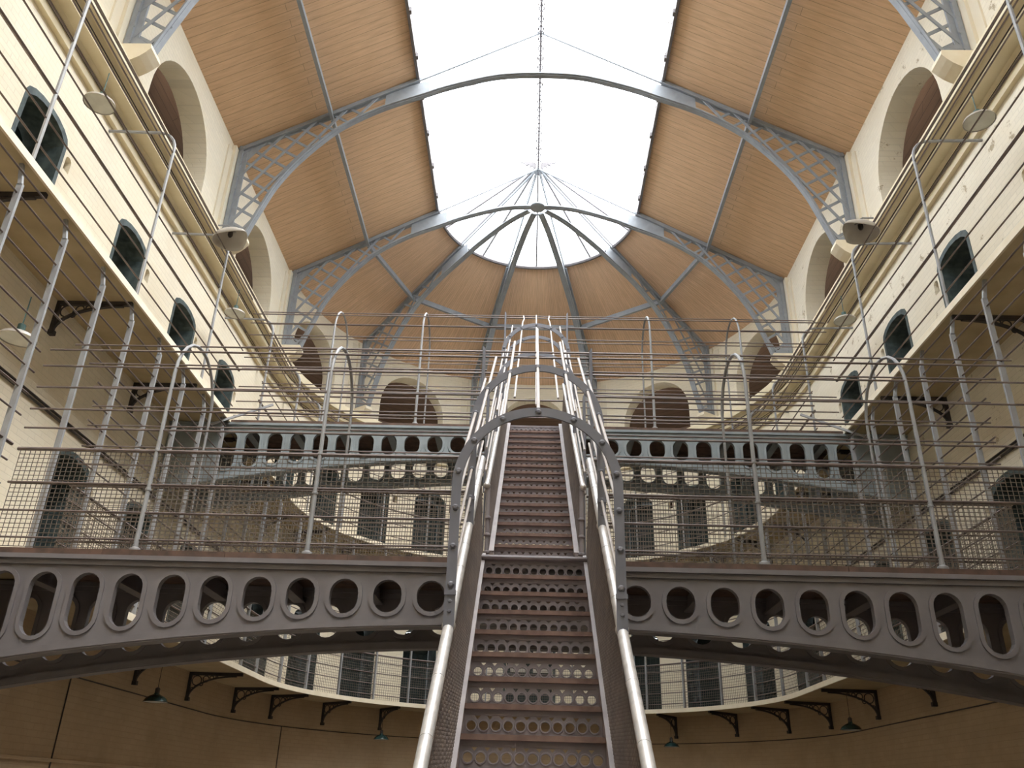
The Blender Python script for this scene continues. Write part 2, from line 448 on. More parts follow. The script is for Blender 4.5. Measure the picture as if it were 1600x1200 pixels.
for i, st in enumerate(stations):
    F = frame_at(st); mb = MB()
    w = .16 if st[0] == 'y' else .12
    boxf(mb, F, 5.0, 5.1, -w, w, 7.66, 9.62)
    boxf(mb, F, 5.045, 5.1, -w-.16, w+.16, 7.66, 9.55 if st[0] == 'rib' else 9.5)
    # corbel
    P = [(5.0, 7.9), (4.60, 7.9), (4.585, 7.83), (4.64, 7.76), (4.70, 7.70), (4.76, 7.66), (4.83, 7.62), (5.0, 7.6)]
    mb2 = MB(); cw = .13 if st[0] == 'y' else .1
    mb2.prism(P, lambda p: F(p[0], p[1], -cw), lambda p: F(p[0], p[1], cw))
    p = struct(mb.build(f'trim_{3+i}', 'wall')); 
    struct(mb2.build(f'trim_{30+i}', 'corbel'))

# ------------------------------------------------------------------ roof
ZR = 12.5153; SL = (12.5153-9.6876)/4.9828
def zr(r): return ZR - SL*r
XS = 2.11
def uvq(mb, pts, uvs): mb.add(pts, [tuple(range(len(pts)))]); mb.uv += uvs
for sg, nm in ((-1, 'ceiling_left'), (1, 'ceiling_right')):
    mb = MB(); mb.uv = []; k = 10
    sl = math.hypot(1, SL)
    uvq(mb, [(sg*5.14, Y0, zr(5.14)+.03), (sg*5.14, CC, zr(5.14)+.03), (sg*XS, CC, zr(XS)+.03), (sg*XS, Y0, zr(XS)+.03)],
        [(5.14*sl*S, Y0*S), (5.14*sl*S, CC*S), (XS*sl*S, CC*S), (XS*sl*S, Y0*S)])
    struct(mb.build(nm, 'wood'))
mb = MB(); mb.uv = []; n = 60; rs = [5.14, 4.4, 3.55, 2.8, XS]
for r in rs:
    for i in range(n+1):
        t = PI*i/n; mb.v.append((r*math.cos(t), CC+r*math.sin(t), zr(r)+.03)); mb.uv.append((r*S*1.15, t*4.2*S))
for a in range(len(rs)-1):
    for i in range(n): mb.f.append((a*(n+1)+i, a*(n+1)+i+1, (a+1)*(n+1)+i+1, (a+1)*(n+1)+i))
mb.smooth = True; struct(mb.build('ceiling_back', 'wood_apse'))
# skylight glass + edge trim
for sg, nm in ((-1, 'window_1'), (1, 'window_2')):
    mb = MB(); mb.add([(sg*XS, Y0, zr(XS)+.03), (sg*XS, CC, zr(XS)+.03), (0, CC, ZR+.03), (0, Y0, ZR+.03)], [(0,1,2,3)])
    struct(mb.build(nm, 'glass'))
mb = MB(); mb.v = [(0, CC, ZR+.03)] + [(XS*math.cos(PI*i/40), CC+XS*math.sin(PI*i/40), zr(XS)+.03) for i in range(41)]
mb.f = [(0, i+1, i+2) for i in range(40)]; struct(mb.build('window_3', 'glass'))
for sg, nm in ((-1, 'left'), (1, 'right')):
    mb = MB(); mb.bar((sg*(XS+.02), Y0, zr(XS)), (sg*(XS+.02), CC, zr(XS)), .05, .13)
    y = Y0+.3
    while y < CC:
        mb.box(sg*(XS-.02)-.02, sg*(XS-.02)+.02, y-.04, y+.04, zr(XS)-.085, zr(XS)-.0); y += .92
    t = mb.build('skylight_kerb', 'girder'); tag(t, f'thin grey iron kerb with small bolts along the {nm} edge of the skylight', 'skylight kerb')
mb = MB(); mb.tube([((XS+.01)*math.cos(PI*i/40), CC+(XS+.01)*math.sin(PI*i/40), zr(XS)-.02) for i in range(41)], .04, 6)
tag(mb.build('skylight_kerb', 'girder'), 'curved grey iron kerb round the half-round end of the skylight', 'skylight kerb')
# glazing bars
t = thing('skylight_glazing_frame', 'pale thin glazing bars and ridge of the long skylight', 'skylight frame', (0, Y0, ZR))
for sg in (-1, 1):
    mb = MB(); y = Y0
    while y < CC-.2:
        mb.bar((sg*XS, y, zr(XS)+.04), (0, y, ZR+.04), .012, .03); y += .612
    mb.build('glazing_bars', 'bar', t)
mb = MB(); mb.bar((0, Y0, ZR-.02), (0, CC, ZR-.02), .035, .06)
yy = Y0
while yy < CC-.3:
    mb.bar((-.045, yy, ZR-.09), (.045, yy+.22, ZR-.09), .012, .012); mb.bar((.045, yy, ZR-.09), (-.045, yy+.22, ZR-.09), .012, .012); yy += .22
for sx in (-.05, .05): mb.bar((sx, Y0, ZR-.09), (sx, CC-.2, ZR-.09), .012, .012)
mb.build('ridge_beam', 'girder', t)
mb = MB()
for i in range(1, 10):
    a = PI*i/10; mb.bar((0.12*math.cos(a), CC+.12*math.sin(a), ZR-.02), (XS*math.cos(a), CC+XS*math.sin(a), zr(XS)+.03), .035, .05)
mb.build('radial_bars', 'girder', t)
t2 = thing('roof_finial', 'small fan-shaped iron ornament under the ridge where the skylight turns', 'ornament', (0, CC-.25, ZR-.2))
for sg in (-1, 1):
    mb = MB(); Pp = [(0, 0), (.02, .1), (.1, .13), (.24, .15), (.36, .12), (.26, .09), (.22, .03), (.16, .06), (.14, -.02), (.09, .02), (.06, -.06)]
    mb.prism([(sg*(p[0]+.04), p[1]) for p in (Pp if sg > 0 else Pp[::-1])], lambda p: (p[0], CC-.27, ZR-.22+p[1]), lambda p: (p[0], CC-.24, ZR-.22+p[1]))
    mb.build('scroll', 'girder', t2)

# trusses ----------------------------------------------------------------
BC = [(0, 11.41), (.5, 11.39), (.94, 11.31), (1.6, 11.09), (2.0, 10.91), (2.68, 10.60), (3.29, 10.20), (3.68, 9.80), (4.04, 9.32), (4.28, 8.88), (4.42, 8.50), (4.54, 8.15), (4.61, 7.92)]
def smooth_curve(P, n=4):
    out = []
    for i in range(len(P)-1):
        p0 = P[max(i-1,0)]; p1 = P[i]; p2 = P[i+1]; p3 = P[min(i+2, len(P)-1)]
        for j in range(n):
            t = j/n
            out.append(tuple(.5*((2*p1[k])+(-p0[k]+p2[k])*t+(2*p0[k]-5*p1[k]+4*p2[k]-p3[k])*t*t+(-p0[k]+3*p1[k]-3*p2[k]+p3[k])*t**3) for k in (0,1)))
    return out + [P[-1]]
BCs = smooth_curve(BC)
def bz(r):
    for a, b in zip(BCs, BCs[1:]):
        if a[0] <= r <= b[0]: return a[1] + (b[1]-a[1])*(r-a[0])/(b[0]-a[0])
    return 7.9 if r > 4.6 else 11.41
RV = 4.96
def inside(r, z):
    if r < .0 or r > RV or z > zr(r)-.04: return False
    if r > 4.61: return z > 7.92
    return z > bz(r)+.02
def segs(p, d, L=6, st=.02):
    out = []; cur = None; n = int(2*L/st)
    for i in range(n+1):
        t = -L + i*st; q = (p[0]+d[0]*t, p[1]+d[1]*t)
        if inside(*q):
            if cur is None: cur = [q, q]
            cur[1] = q
        elif cur: out.append(cur); cur = None
    if cur: out.append(cur)
    return out
def strip(mb, F, pts, depth, t, down=(0,-1)):
    """flat ribbon web of given depth (radially) and thickness t following pts (r,z)"""
    n = len(pts); vs = []
    for i, p in enumerate(pts):
        a = pts[max(i-1,0)]; b = pts[min(i+1,n-1)]; dx, dz = b[0]-a[0], b[1]-a[1]; L = math.hypot(dx, dz) or 1
        nx, nz = -dz/L, dx/L
        if nz < 0: nx, nz = -nx, -nz
        for q in ((0, -t/2), (0, t/2), (depth, t/2), (depth, -t/2)):
            vs.append(F(p[0]+nx*q[0], p[1]+nz*q[0], q[1]))
    fs = []
    for i in range(n-1):
        for j in range(4): fs.append((i*4+j, i*4+(j+1)%4, (i+1)*4+(j+1)%4, (i+1)*4+j))
    fs += [(3,2,1,0), tuple((n-1)*4+j for j in range(4))]
    return mb.add(vs, fs)
def half_truss(F, t, thin=False):
    # rafter (top chord)
    rf = MB(); P = [(RV+.02-(RV+.02-XS)*i/6, zr(RV+.02-(RV+.02-XS)*i/6)-.10) for i in range(7)]
    strip(rf, F, P, .10, .05); strip(rf, F, [(p[0], p[1]) for p in P], .02, .11)
    P = [(XS, zr(XS)-.07), (0.0, ZR-.07)]; strip(rf, F, P, .05, .03)
    if thin: pass
    rf.build('rafter', 'iron', t)
    ac = MB(); Q = BCs if not thin else [p for p in BCs if p[0] > .12]
    strip(ac, F, Q, .022, .13); strip(ac, F, Q, .07, .03); strip(ac, F, [(p[0]-.0, p[1]-.012) for p in Q], .012, .05)
    ac.build('arched_chord', 'iron', t)
    vp = MB(); boxf(vp, F, RV-.035, RV+.03, -.055, .055, 7.9, 9.70); boxf(vp, F, RV-.11, RV-.03, -.015, .015, 7.9, 9.68)
    z = 8.0
    while z < 9.6:
        vp.lathe([(0, .0), (.014, .004), (.016, .012), (0, .012)], 6, F(RV-.05, z, -.06), (0,-1,0)); z += .26
    vp.build('wall_post', 'iron', t)
    la = MB()
    th = math.atan(.60)
    for k in range(-10, 14):
        p = (RV, 7.6 + .31*k)
        for a, b in segs(p, (-math.cos(th), -math.sin(th))):
            if math.hypot(a[0]-b[0], a[1]-b[1]) > .06 and min(a[0], b[0]) > 2.62: la.bar(F(*a, .012), F(*b, .012), .045, .014, side=Vector(F(1,0,0))-Vector(F(0,0,0)))
    th2 = math.atan(1.5)
    for k in range(-9, 16):
        p = (RV+.12 - .31*k, 7.9)
        for a, b in segs(p, (-math.cos(th2), math.sin(th2))):
            if math.hypot(a[0]-b[0], a[1]-b[1]) > .06 and min(a[0], b[0]) > 2.62: la.bar(F(*a, -.014), F(*b, -.014), .045, .014, side=Vector(F(1,0,0))-Vector(F(0,0,0)))
    la.build('lattice', 'iron', t)
    pl = MB()
    pl.build('gusset_plate', 'iron', t) if pl.v else None; pl = MB()
    P = [(2.66, zr(2.66)-.05), (1.92, zr(1.92)-.05-.1), (1.92, bz(1.92)+.03), (2.3, bz(2.3)+.03), (2.66, bz(2.66)+.03)]
    pl.prism(P, lambda p: F(p[0], p[1], -.008), lambda p: F(p[0], p[1], .008))
    pl.build('gusset_plate', 'iron', t); pl = MB()
    P = [(RV-.03, 9.66), (RV-.03, 9.3), (RV-.2, 9.55), (4.55, zr(4.55)-.08)]
    pl.prism(P, lambda p: F(p[0], p[1], -.008), lambda p: F(p[0], p[1], .008))
    pl.build('gusset_plate', 'iron', t); pl = MB()
    P = [(RV, 7.9), (RV, 8.12), (RV-.12, 8.1), (4.62, 7.95), (4.61, 7.9)]
    pl.prism(P, lambda p: F(p[0], p[1], -.03), lambda p: F(p[0], p[1], .03))
    pl.build('shoe_plate', 'iron', t)
for y, lab in ((YB, 'far lattice arch truss in blue-grey iron, where the radiating roof ribs meet'),
               (YA, 'middle lattice arch truss in blue-grey iron, spanning below the long skylight'),
               (YA-BAY, 'near lattice arch truss, only its feet in the top corners of the photo')):
    t = thing('roof_truss', lab, 'roof truss', (0, y, 7.9), 'lattice roof trusses')
    for sg in (-1, 1): half_truss(frame_at(('y', y, sg)), t)
for a, lab in ((144, 'left-most curved roof rib of the rounded end'), (108, 'roof rib of the rounded end just left of the stair cage'),
               (72, 'roof rib of the rounded end just right of the stair cage'), (36, 'right-most curved roof rib of the rounded end')):
    F = frame_at(('rib', a)); t = thing('roof_rib', 'blue-grey lattice ' + lab, 'roof rib', F(4.98, 7.9), 'radiating roof ribs')
    half_truss(F, t, True)
mb = MB(); mb.lathe([(0, 11.395), (.155, 11.395), (.17, 11.41), (.155, 11.44), (.08, 11.46), (0, 11.46)], 20, (0, CC, 0))
tag(mb.build('roof_boss', 'iron'), 'round iron boss where the apse ribs meet under the skylight', 'roof boss')
# purlins
PX, PZ = 3.53, 10.345
def purlin(a, b, lab):
    mb = MB(); mb.bar(a, b, .06, .02); mb.bar((a[0],a[1],a[2]+.06), (b[0],b[1],b[2]+.06), .02, .13)
    for k in (0,1):
        pass
    tag(mb.build('purlin', 'iron'), lab, 'purlin', 'roof purlins')
ys = [YA-BAY, YA, YB]
bn = ['near bay between the near and middle trusses', 'far bay between the middle and far trusses']
for sg, sn in ((-1,'left'), (1,'right')):
    for i in range(2): purlin((sg*PX, ys[i]+.02, PZ), (sg*PX, ys[i+1]-.02, PZ), f'grey purlin on the {sn} roof slope, {bn[i]}')
ang = [0, 36, 72, 108, 144, 180]
an = ['right end', 'second from the right', 'middle, behind the stair cage', 'second from the left', 'left end']
for i in range(5):
    a, b = math.radians(ang[i]), math.radians(ang[i+1])
    purlin((PX*math.cos(a), CC+PX*math.sin(a), PZ), (PX*math.cos(b), CC+PX*math.sin(b), PZ), f'short grey purlin between ribs of the rounded roof, {an[i]}')

# near end wall and floor
mb = MB(); mb.uv = []
uvq(mb, [(-6.6, Y0, FL), (6.6, Y0, FL), (6.6, Y0, 9.8), (0, Y0, ZR+.1), (-6.6, Y0, 9.8)], [(-6, 0), (6, 0), (6, 12), (0, 14), (-6, 12)])
struct(mb.build('wall_front', 'wall'))
mb = MB(); mb.uv = []
uvq(mb, [(-6, Y0, FL), (6, Y0, FL), (6, C+X+.5, FL), (-6, C+X+.5, FL)], [(0,0),(1,0),(1,1),(0,1)]); struct(mb.build('floor', 'floor'))

# ------------------------------------------------------------------ galleries
def ribbon(prof, c, n=40):
    mb = MB(); P0 = [pathpts(hw, c, n=n) for hw, z in prof]; m = len(P0[0]); k = len(prof)
    for (hw, z), P in zip(prof, P0): mb.v += [(p[0], p[1], z) for p in P]
    for i in range(k):
        for j in range(m-1): mb.f.append((i*m+j, i*m+j+1, ((i+1)%k)*m+j+1, ((i+1)%k)*m+j))
    mb.smooth = True; return mb
for z, nm, key in ((H1, 'lower', 'g1'), (H2, 'upper', 'g2')):
    t = thing('gallery_walkway', f'horseshoe-shaped {nm} gallery walkway slab running round the hall', 'gallery', (0, C+GX, z))
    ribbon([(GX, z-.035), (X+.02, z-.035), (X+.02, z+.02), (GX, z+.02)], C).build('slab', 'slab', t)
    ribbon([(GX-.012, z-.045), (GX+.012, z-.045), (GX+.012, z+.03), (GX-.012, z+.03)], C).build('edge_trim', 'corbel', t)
def arcpt(a, r): a = math.radians(a); return (r*math.cos(a), C + r*math.sin(a))
def gallery_cage(H, rails, top, lab, posts_y, posts_a, gap, flat):
    t = thing('gallery_railing', lab, 'railing', (0, C+GX, H))
    gx = GX+.02
    for (dx, z, r) in rails:
        P = pathpts(gx+dx, C, y0=.6, n=48)
        mb = MB()
        if z < 2.05:
            segs_ = []; cur = []
            for p in P:
                if abs(p[0]) > gx-.01+dx and gap[0] < p[1] < gap[1]:
                    if cur: segs_.append(cur); cur = []
                else: cur.append(p)
            segs_.append(cur)
            # exact ends at the gap
            out = []
            for sgm in segs_:
                sgm = list(sgm)
                for e in (0, -1):
                    x, y = sgm[e]
                    if abs(abs(x)-(gx+dx)) < 1e-4 and y > .7:
                        yy = gap[0] if y < gap[0] else gap[1]
                        if e == 0: sgm.insert(0, (x, yy))
                        else: sgm.append((x, yy))
                out.append(sgm)
            for sgm in out: mb.tube([(p[0], p[1], H+z) for p in sgm], r, 5)
        else: mb.tube([(p[0], p[1], H+z) for p in P], r, 5)
        mb.build('handrail' if r > .012 else 'rail', 'rail', t)
    def post(x, y, out):
        mb = MB()
        if flat:
            d = Vector((out[0], out[1], 0))
            mb.bar((x, y, H), (x, y, top-.22), .028, .05, side=d.cross(Vector((0,0,1))))
            mb.bar((x, y, top-.23), (x+out[0]*.05, y+out[1]*.05, top), .028, .035, side=d.cross(Vector((0,0,1))))
        else:
            z1 = H+2.05
            P = [(x, y, H), (x, y, z1)] + [(x+out[0]*(.22-.22*math.cos(a)), y+out[1]*(.22-.22*math.cos(a)), z1+.26*math.sin(a)) for a in (.3,.6,.9,1.2,1.5)]
            P += [(x+out[0]*(X-gx+.01), y+out[1]*(X-gx+.01), H+2.33)]
            mb.tube(P, .019, 6)
        mb.build('post', 'post', t)
    for y in posts_y:
        for sg in (-1, 1): post(sg*gx, y, (sg, 0))
    for a in posts_a:
        x, y = arcpt(a, gx); post(x, y, (math.cos(math.radians(a)), math.sin(math.radians(a))))
    return t
rails1 = [(0, .12+.2*k, .009) for k in range(15) if k != 4] + [(0, .86, .016)]
t1 = gallery_cage(H1, rails1, H2-.03, 'tall cage railing of flat posts and rods round the lower gallery', [3.3,4.04,4.78,5.52,6.28,7.05,7.74,8.5,9.26,10.0,10.75,11.5,12.3,13.1,13.9],
             [170,158,146,134.5,124,113,102,78,67,57,46,34,22,10], (6.42, 7.42), True)
rails2 = [(0, .22, .0095), (0, .5, .0095), (0, .79, .018), (0, 1.12, .0095), (0, 1.43, .0095), (0, 1.75, .0095), (0, 2.0, .0095), (.05, 2.17, .0095), (.13, 2.27, .0095), (.26, 2.33, .0095)]
t2 = gallery_cage(H2, rails2, H2+2.35, 'curved-top cage railing of rods round the upper gallery', [1.25,3.4,5.555,7.69,9.72,12.05,13.9],
             [168,152,137,122,107,90,73,58,43,28,12], (10.93, 11.95), False)
# fine mesh below the lower gallery handrail
mb = MB(); gx = GX+.03
P = pathpts(gx, C, y0=.6, n=48)
def meshpath(P, z0, z1, st):
    k = int((z1-z0)/st)
    for i in range(k+1):
        z = z0 + (z1-z0)*i/k
        for a, b in zip(P, P[1:]): mb.bar((*a, z), (*b, z), .0045, .0045)
    # verticals
    for a, b in zip(P, P[1:]):
        L = math.hypot(b[0]-a[0], b[1]-a[1]); n = max(1, int(round(L/st)))
        for j in range(n):
            x = a[0]+(b[0]-a[0])*j/n; y = a[1]+(b[1]-a[1])*j/n; mb.bar((x,y,z0), (x,y,z1), .0045, .0045)
Pl = [p for p in P if not (abs(abs(p[0])-gx) < 1e-4 and p[1] < 7.45)]
meshpath(Pl, H1+.03, H1+.84, .045)
mb.build('mesh_panel', 'wire', t1)

# brackets ----------------------------------------------------------------
def make_bracket():
    t = local('wall_bracket', 'x', 'bracket')
    # local: wall at y=0, hall towards -y, top at z=0
    W = X-GX-.05; Hh = .36
    a = MB(); a.box(-.02, .02, -W, 0, -.045, -.0); a.build('top_arm', 'dark_iron', t)
    b = MB(); b.box(-.02, .02, -.04, 0, -Hh-.03, -.04); b.box(-.03, .03, -.06, 0, -Hh-.05, -Hh+.0); b.build('wall_leg', 'dark_iron', t)
    c = MB()
    pts = []
    for i in range(13):
        u = i/12*PI/2; pts.append((-.03-(W-.12)*(1-math.cos(u)), -Hh+(Hh-.05)*math.sin(u)))
    for p, q in zip(pts, pts[1:]): c.bar((0, *p), (0, *q), .035, .022, side=(1,0,0))
    def ring(cy, cz, r, w=.008):
        c.tube([(0, cy+r*math.cos(2*PI*i/14), cz+r*math.sin(2*PI*i/14)) for i in range(14)], w, 5, closed=True)
    ring(-.125, -.12, .07); ring(-.26, -.095, .045); ring(-.345, -.075, .026); ring(-.20, -.17, .024); ring(-.42, -.06, .014); ring(-.07, -.24, .02)
    c.build('scroll_web', 'dark_iron', t)
    return t
def bracket_at(cs, z, label, group):
    x, y = wm(cs); x2, y2 = wm(cs, 1.0); ang = math.atan2(y2-y, x2-x)-PI/2
    place('bracket', make_bracket, (x, y, z-.037), ang, label, group)
for z, lvn in ((H2, 'upper'), (H1, 'lower')):
    ylist = [5.9, 7.72, 9.7, 11.5, 13.4] if lvn == 'upper' else [11.5, 13.4]
    for side, sf in (('left', s_left), ('right', s_right)):
        for i, y in enumerate(ylist):
            bracket_at(sf(y), z, f'scrolled iron bracket under the {lvn} gallery, straight {side} wall, {num[i]} from the near end', f'brackets under the {lvn} gallery')
    aa = [168.7, 156, 141, 126, 109, 71, 54.5, 39, 24.5, 10.8]
    for i, a in enumerate(aa):
        side = 'left' if i < 5 else 'right'; j = 4-i if i < 5 else i-5
        bracket_at(s_deg(a), z, f'scrolled iron bracket under the {lvn} gallery, curved wall {side} of stair, {num[j]} outward', f'brackets under the {lvn} gallery')

# ------------------------------------------------------------------ bridges
def girder(mb, H, y, flip):
    """cast iron arched girder plate with oblong holes in plane y"""
    zb = lambda x: H - .4605 - .0*abs(x) - .021*x*x - .04
    xs = [-5.14 + 10.28*i/60 for i in range(61)]
    outer = [(x, zb(x)) for x in xs] + [(5.14, H-.06), (-5.14, H-.06)]
    holes = []; rings = []
    k = 0
    for sg in (-1, 1):
        for k in range(14):
            cx = sg*(.1135+.329*k) if H < 3 else sg*(.10+.3195*k)
            if abs(cx) > 4.5 or k == 0: continue
            zt = H-.183; z0 = H - .4055 - .0185*cx*cx
            r = .107; 
            if zt - z0 < 2*r: z0 = zt-2*r
            def loop(rr, n=10):
                c1 = zt-r; c0 = z0+r
                return [(cx+rr*math.cos(PI*i/n), c1+rr*math.sin(PI*i/n)) for i in range(n+1)] + [(cx-rr*math.cos(PI*i/n), c0-rr*math.sin(PI*i/n)) for i in range(n+1)]
            L = loop(r)
            dd = []
            for p in L:
                if not dd or math.hypot(p[0]-dd[-1][0], p[1]-dd[-1][1]) > 1e-4: dd.append(p)
            holes.append(dd); rings.append(loop(r+.032))
    th = .016
    p = plate(outer, holes, [], lambda q: (q[0], y-th, q[1]), mapb=lambda q: (q[0], y+th, q[1]))
    mb.add(p.v, p.f)
    # raised rims round holes (front and back)
    for h, rg in zip(holes, rings):
        L2 = [];
        for q in rg:
            if not L2 or math.hypot(q[0]-L2[-1][0], q[1]-L2[-1][1]) > 1e-4: L2.append(q)
        n = len(h)
        if len(L2) != n: continue
        for yy in (y-th-.012, y+th+.012):
            s = -1 if yy < y else 1; ym = y+s*th
            mb.add([(q[0], yy, q[1]) for q in h] + [(q[0], yy, q[1]) for q in L2] + [(q[0], ym, q[1]) for q in L2] + [(q[0], ym, q[1]) for q in h],
                   [f for i in range(n) for j in [(i+1) % n] for f in ((i, j, j+n, i+n), (i+n, j+n, j+2*n, i+2*n), (i, j, j+3*n, i+3*n))])
    return zb, xs
def flanges(mb, H, y, zb, xs):
    for a, b in zip(xs, xs[1:]): 
        mb.bar((a, y, zb(a)-.004), (b, y, zb(b)-.004), .12, .03)
        mb.bar((a, y-.052, zb(a)+.016), (b, y-.052, zb(b)+.016), .03, .046)
    mb.box(-5.14, 5.14, y-.06, y+.06, H-.085, H-.05); mb.box(-5.14, 5.14, y-.035, y+.035, H-.125, H-.085)
def make_bridge(H, yf, lab, gm, posts_x, full_rear, mesh, cagelab):
    yr = yf+.97
    t = thing('iron_footbridge', lab, 'footbridge', (0, yf+.5, H), 'iron footbridges')
    for y, nm in ((yf, 'front_girder'), (yr, 'rear_girder')):
        mb = MB(); zb, xs = girder(mb, H, y, False); g_ = mb.build(nm, gm, t)
        f = MB(); flanges(f, H, y, zb, xs); f.build('flange', gm, g_)
    mb = MB()
    n = 7; 
    for i in range(n):
        y0 = yf-.03 + (yr-yf+.06)*i/n; y1 = yf-.03+(yr-yf+.06)*(i+1)/n-.006
        segs_ = 9
        for j in range(segs_):
            xa = -GX+2*GX*j/segs_; xb = -GX+2*GX*(j+1)/segs_-.003
            dz = random.uniform(-.004, .004)
            mb.box(xa, xb, y0+random.uniform(-.004,.004), y1, H-.048+dz, H+dz)
    mb.build('deck_planks', 'deck', t)
    for i in range(-6, 7):
        mb = MB(); x = i*.672; mb.box(x-.02, x+.02, yf+.02, yr-.02, H-.17, H-.05); mb.box(x-.05, x+.05, yf+.02, yr-.02, H-.18, H-.165)
        mb.build('cross_beam', gm, t)
    # cage
    c = thing('bridge_cage', cagelab, 'railing', (0, yf+.5, H), 'hooped cages over the footbridges')
    fy, ry = yf+.04, yf+.955; ym = (fy+ry)/2; r = (ry-fy)/2; zs = H+2.03-r
    for px in posts_x:
        for sg in (-1, 1):
            mb = MB(); x = sg*px
            P = [(x, fy, H), (x, fy, zs)] + [(x, ym-r*math.cos(PI*i/12), zs+r*math.sin(PI*i/12)) for i in range(1, 12)] + [(x, ry, zs), (x, ry, H)]
            mb.tube(P, [.02, .016] + [.015]*11 + [.013, .013], 8)
            mb.lathe([(0,0), (.04,0), (.045,.015), (.04,.03), (.022,.04), (.022,.06)], 10, (x, fy, H))
            mb.lathe([(0,0), (.04,0), (.045,.015), (.04,.03), (.022,.04)], 10, (x, ry, H))
            mb.lathe([(.017,0), (.024,.004), (.024,.02), (.017,.024)], 8, (x, fy, H+.84)); mb.lathe([(.018,0), (.025,.004), (.025,.02), (.018,.024)], 8, (x, fy, H+.5))
            mb.build('hoop_post', 'post', c)
    fr = [(fy+.03, 1.795, .009), (fy, 1.62, .0085), (fy, 1.415, .0085), (fy, 1.21, .0085), (fy, 1.035, .0085), (fy, .845, .016), (fy, .555, .010), (fy, .32, .009), (fy, .10, .008)]
    rr = [(ym-.09, 2.03, .008), (ry-.25, 1.99, .008), (ry-.07, 1.83, .008), (ry, 1.655, .0075), (ry, 1.455, .0075), (ry, 1.24, .0075), (ry, 1.055, .0075), (ry, .845, .014), (ry, .555, .008), (ry, .32, .008), (ry, .10, .008)]
    xin = .47; xo = GX+.0
    for k, (y, z, rad) in enumerate(fr + rr):
        rear = k >= len(fr)
        cross = (k == 0 or k == len(fr)) or (rear and full_rear)
        if cross:
            mb = MB(); mb.tube([(-xo, y, H+z), (xo, y, H+z)], rad, 6); mb.build('handrail' if rad > .012 else 'rail', 'rail', c)
        else:
            for sg in (-1, 1):
                mb = MB(); mb.tube([(sg*xin, y, H+z), (sg*(xin+.8), y, H+z-.004), (sg*xo, y, H+z)], rad, 6); mb.build('handrail' if rad > .012 else 'rail', 'rail', c)
    for sg in (-1, 1):
        for y in ((fy, ry) if not full_rear else (fy,)):
            mb = MB(); mb.box(sg*.455-.006, sg*.455+.006, y-.045, y+.045, H, H+1.84); mb.tube([(sg*.465, y-.035, H+.85), (sg*.465, y-.035, H+1.86)], .008, 6)
            mb.build('gate_post', 'hoop', c)
    if mesh:
        for y in (fy+.012, ry-.012):
            for sg in (-1, 1):
                mb = MB(); x0, x1 = .47, xo-.02; st = .042 if y < ym else .047
                nx = int((x1-x0)/st)
                for i in range(nx+1):
                    x = sg*(x0+(x1-x0)*i/nx); mb.bar((x, y, H+.03), (x, y, H+.84), .0045, .0045)
                nz = int(.81/.036)
                for i in range(nz+1):
                    z = H+.03+.81*i/nz; mb.bar((sg*x0, y, z), (sg*x1, y, z), .0045, .0045)
                mb.build('mesh_panel', 'wire', c)
make_bridge(H1, D1, 'near grey cast-iron footbridge with round and oblong holes, crossing the lower picture', 'girder', (1.77, 3.125), False, True,
            'hooped rod cage with wire mesh over the near footbridge')
make_bridge(H2, D2, 'far grey footbridge lightened as if skylit, with oblong holes at the top of the stair', 'girder_skylit', (1.69, 3.01), True, False,
            'hooped rod cage over the far footbridge at the stair top')
# diagonal struts beside far bridge
for sg, nm in ((-1, 'left'), (1, 'right')):
    mb = MB(); mb.bar((sg*3.75, D2+.05, H2+.28), (sg*4.6, D2-.35, H2-.28), .03, .03)
    tag(mb.build('diagonal_strut', 'post'), f'slanting grey iron strut at the {nm} end of the far footbridge', 'strut')

# ------------------------------------------------------------------ stair
def riser_proto(w):
    """pierced cast riser: a row of ringed holes under a row of small triangles"""
    n = 11; pitch = 2*w/(n+.25); holes = []; rims = []
    cs = [-w+pitch*(i+.625) for i in range(n)]
    rr = pitch*.5-.0095
    for c in cs:
        holes.append([(c+rr*math.cos(2*PI*i/16), .060+rr*math.sin(2*PI*i/16)) for i in range(16)]); rims.append(c)
    for a_, b_ in zip(cs, cs[1:]):
        m = (a_+b_)/2; holes.append([(m, .091), (m+.016, .110), (m-.016, .110)])
    outer = [(-w, 0), (w, 0), (w, .146), (-w, .146)]
    mb = plate(outer, holes, [], lambda q: (q[0], .0, q[1]), mapb=lambda q: (q[0], .007, q[1])); mb.uv = None
    for c in rims:
        vs = []
        for yy, rad in ((0, rr), (-.006, rr+.001), (-.006, rr+.008), (0, rr+.009)):
            vs += [(c+rad*math.cos(2*PI*i/16), yy, .060+rad*math.sin(2*PI*i/16)) for i in range(16)]
        mb.add(vs, [(k*16+i, k*16+(i+1)%16, (k+1)*16+(i+1)%16, (k+1)*16+i) for k in range(3) for i in range(16)])
    mb.box(-w, w, -.006, .0, 0, .009); mb.box(-w, w, -.004, .0, .116, .123)
    return mb
